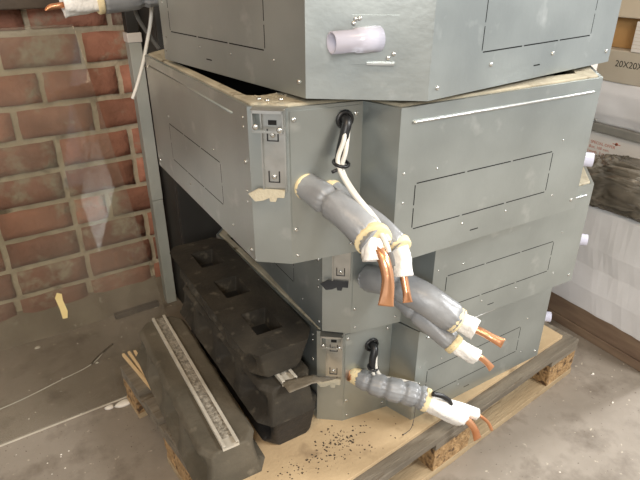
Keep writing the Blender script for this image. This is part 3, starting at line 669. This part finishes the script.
# crumpled bag
bm = bmesh.new(); bmesh.ops.create_icosphere(bm, subdivisions=6, radius=1)
for v in bm.verts:
    p = v.co.copy(); q_ = Vector((p.x, p.y, p.z)); sgn = lambda a: math.copysign(abs(a) ** .55, a)
    b = Vector((.058 * sgn(q_.x), .225 * sgn(q_.y), .058 * sgn(q_.z) - .022 * q_.y))
    rd = 1 - abs(noise.noise(Vector((q_.x * 2, q_.y * 5 + q_.z * 1.2, q_.z * 1.1)))) * .9
    n1 = noise.noise(q_ * 3.1); n2 = 1 - abs(noise.noise(Vector((q_.x * 4, q_.y * 9 + 2.2 * q_.z, q_.z * 1.3)))) * 2; n3 = 1 - abs(noise.noise(Vector((q_.x * 8, q_.y * 21 - 5 * q_.z, q_.z * 4)))) * 2
    v.co = b + q_.normalized() * (.014 * rd + .012 * n1 + .018 * n2 + .007 * n3)
zmin = min(v.co.z for v in bm.verts)
for v in bm.verts: v.co.z = max(v.co.z, zmin + .02) - (zmin + .02)
me = bpy.data.meshes.new('plastic_bag'); bm.to_mesh(me); bm.free(); me.materials.append(M['bag'])
for p in me.polygons: p.use_smooth = True
o = bpy.data.objects.new('plastic_bag', me); C.objects.link(o); o.location = (1.405, .245, -.2575)
tag(o, 'crumpled brownish translucent plastic bag lying on the long white crate', 'bag')

# ------------------------------------------------------------------ floor debris
def blob(name, x, y, rx, ry, h, m, label, cat, seed, z=-ZF, group=None):
    mb = MB(); n = 14; vs = [(0, 0, h)]; fs = []
    for rr, zz in ((.6, h * .9), (1, 0)):
        for k in range(n):
            a = 2 * math.pi * k / n; q_ = 1 + .35 * noise.noise(Vector((math.cos(a) * 1.5 + seed, math.sin(a) * 1.5, seed)))
            vs.append((math.cos(a) * rx * rr * q_, math.sin(a) * ry * rr * q_, zz))
    fs = [(0, 1 + k, 1 + (k + 1) % n) for k in range(n)] + [(1 + k, n + 1 + k, n + 1 + (k + 1) % n, 1 + (k + 1) % n) for k in range(n)] + [tuple(range(2 * n, n, -1))]
    mb.add(vs, fs, True); o = mb.build(name, m); o.location = (x, y, z + .0002); tag(o, label, cat, group); return o
blob('plaster_chip', -.215, .770, .030, .016, .006, 'white_chip', 'white plaster chip on the floor touching the pallet corner, largest of the floor chips', 'debris', 1)
blob('plaster_chip', -.258, .775, .018, .010, .005, 'white_chip', 'smaller white chip on the floor just left of the largest chip', 'debris', 4)
for i, (x, y, rx, lb) in enumerate(((.026, 1.27, .014, 'white chip on the floor at the foot of the steel post'), (1.199, .10, .006, 'tiny pale chip on the shaded floor between pallet and crate'),
        (1.13, -.02, .005, 'tiny pale chip on the lit floor right of the pallet'), (-.42, 1.22, .012, 'pale chip on the floor under the clear sheet near the wall base'), (-.25, 1.02, .006, 'tiny pale chip behind the clear sheet midway to the wall'))):
    blob('plaster_chip', x, y, rx, rx * .7, .004, 'white_chip', lb, 'debris', 10 + i, group='small chips on the floor')
rr = random.Random(5); mb = MB()
for k in range(150):
    x, y = rr.uniform(-.7, 1.3), rr.uniform(-.4, 1.27); s = rr.uniform(.0012, .003)
    if -.26 < x < 1.2 and -.1 < y < 1.0: continue
    mb.add([(x - s, y - s * .6, -ZF), (x + s, y - s, -ZF), (x + s * .7, y + s, -ZF), (x - s, y + s * .7, -ZF), (x, y, -ZF + s)], [(0, 1, 4), (1, 2, 4), (2, 3, 4), (3, 0, 4), (3, 2, 1, 0)])
tag(mb.build('floor_grit', 'white_chip'), 'fine pale grit scattered over the concrete floor', 'grit', kind='stuff')
mb = MB()
for k in range(240):
    if k < 110: x, y = rr.gauss(.22, .035), rr.gauss(.165, .03)
    elif k < 180: x, y = rr.gauss(.10, .07), rr.gauss(.145, .02)
    else: x, y = rr.uniform(-.0, .6), rr.uniform(.06, .19)
    lx = (x + .10) * math.cos(PT) + (y + .02) * math.sin(PT); ly = -(x + .10) * math.sin(PT) + (y + .02) * math.cos(PT)
    if not (.04 < lx < 1.1 and .045 < ly): continue
    s = rr.uniform(.001, .0042) * (1 if k < 110 else .7); zb = -ZF + .1559
    a = rr.uniform(0, 6)
    pts = [(x + s * math.cos(a + j * 1.57) * rr.uniform(.5, 1.4), y + s * math.sin(a + j * 1.57) * rr.uniform(.5, 1.4), zb) for j in range(4)]
    mb.add(pts + [(x, y, zb + s * .5)], [(0, 1, 4), (1, 2, 4), (2, 3, 4), (3, 0, 4), (3, 2, 1, 0)])
tag(mb.build('loose_dirt', 'dirt'), 'dark crumbs of dirt strewn on the particle board near the rubber feet', 'dirt', kind='stuff')
def line(name, pts, r, m, label, cat, sub=6):
    mb = MB(); mb.tube(pts, r, 8, sub=sub); return tag(mb.build(name, m), label, cat)
line('thin_cord', [(-.62, .93, -.758), (-.50, .95, -.758), (-.38, .985, -.758), (-.27, 1.02, -.758), (-.20, 1.09, -.757)], .0016, 'cable', 'thin pale cord lying on the floor behind the clear sheet', 'cord')
line('dark_stick', [(-.27, 1.02, -.7575), (-.23, 1.06, -.7565), (-.18, 1.10, -.7575)], .0035, 'dirt', 'short dark stick on the floor at the end of the thin cord', 'stick')
o = MB().box((-.175, 0, 0), (0, .022, .022)).build('dark_lath', 'cabinet', None, .002); o.location = (.04, 1.262, -ZF); o.rotation_euler = (0, 0, TW)
tag(o, 'short dark lath lying on the floor along the wall base by the post', 'lath')
line('string', [(.395, .095, -.497), (.392, .09, -.54), (.388, .092, -.58), (.38, .10, -.6015), (.37, .10, -.6025)], .0009, 'grey_cable', 'thin string hanging from the lowest pipe bundle to the board', 'string')
# torn grey plastic at the pallet's right corner
blob('torn_plastic', 1.075, .33, .05, .03, .022, 'film', 'scrap of torn whitish plastic on the pallet behind the right corner', 'scrap', 21, z=-ZF + .1558)
# dust and debris on the foam rim of the second unit
mb = MB()
for k in range(26):
    x, y = rr.uniform(.02, .09), rr.uniform(.12, .19); s = rr.uniform(.0008, .0025)
    if x + y < .16: continue
    mb.add([(x - s, y - s,   .2942), (x + s, y - s,   .2942), (x + s, y + s,   .2942), (x - s, y + s,   .2942), (x, y,   .2942 + s)], [(0, 1, 4), (1, 2, 4), (2, 3, 4), (3, 0, 4), (3, 2, 1, 0)])
mb.build('rim_crumbs', 'foam', U2)['kind'] = 'stuff'

# torn film hanging off the end of the middle foot
mb = MB(); vs = []; n = 14
for i in range(n + 1):
    for j in range(6):
        t = i / n; q_ = j / 5
        x = .085 + .145 * t; y = .238 - .052 * q_ * (1 - t) ** .7 - .035 * t; z_ = -.4025 + .004 * abs(noise.noise(Vector((i * .6, j * .5, 2)))) - .028 * max(0, t - .45) * 1.6 + .004 * q_ * (1 - t)
        vs.append((x, y, max(z_, -.4025) if x < .17 else z_))
mb.add(vs, [(i * 6 + j, i * 6 + j + 1, i * 6 + j + 7, i * 6 + j + 6) for i in range(n) for j in range(5)], True)
o = mb.build('torn_film', 'dusty_film'); m_ = o.modifiers.new('thickness', 'SOLIDIFY'); m_.thickness = .0006
tag(o, 'torn dusty film scrap draped over the near end of the middle rubber foot', 'film')

# the builders above measure heights from the second unit's underside: bring the floor to z = 0
bpy.context.view_layer.update()
for o in bpy.data.objects:
    if o.parent is None and o.type in ('MESH', 'EMPTY'): o.location.z += ZF
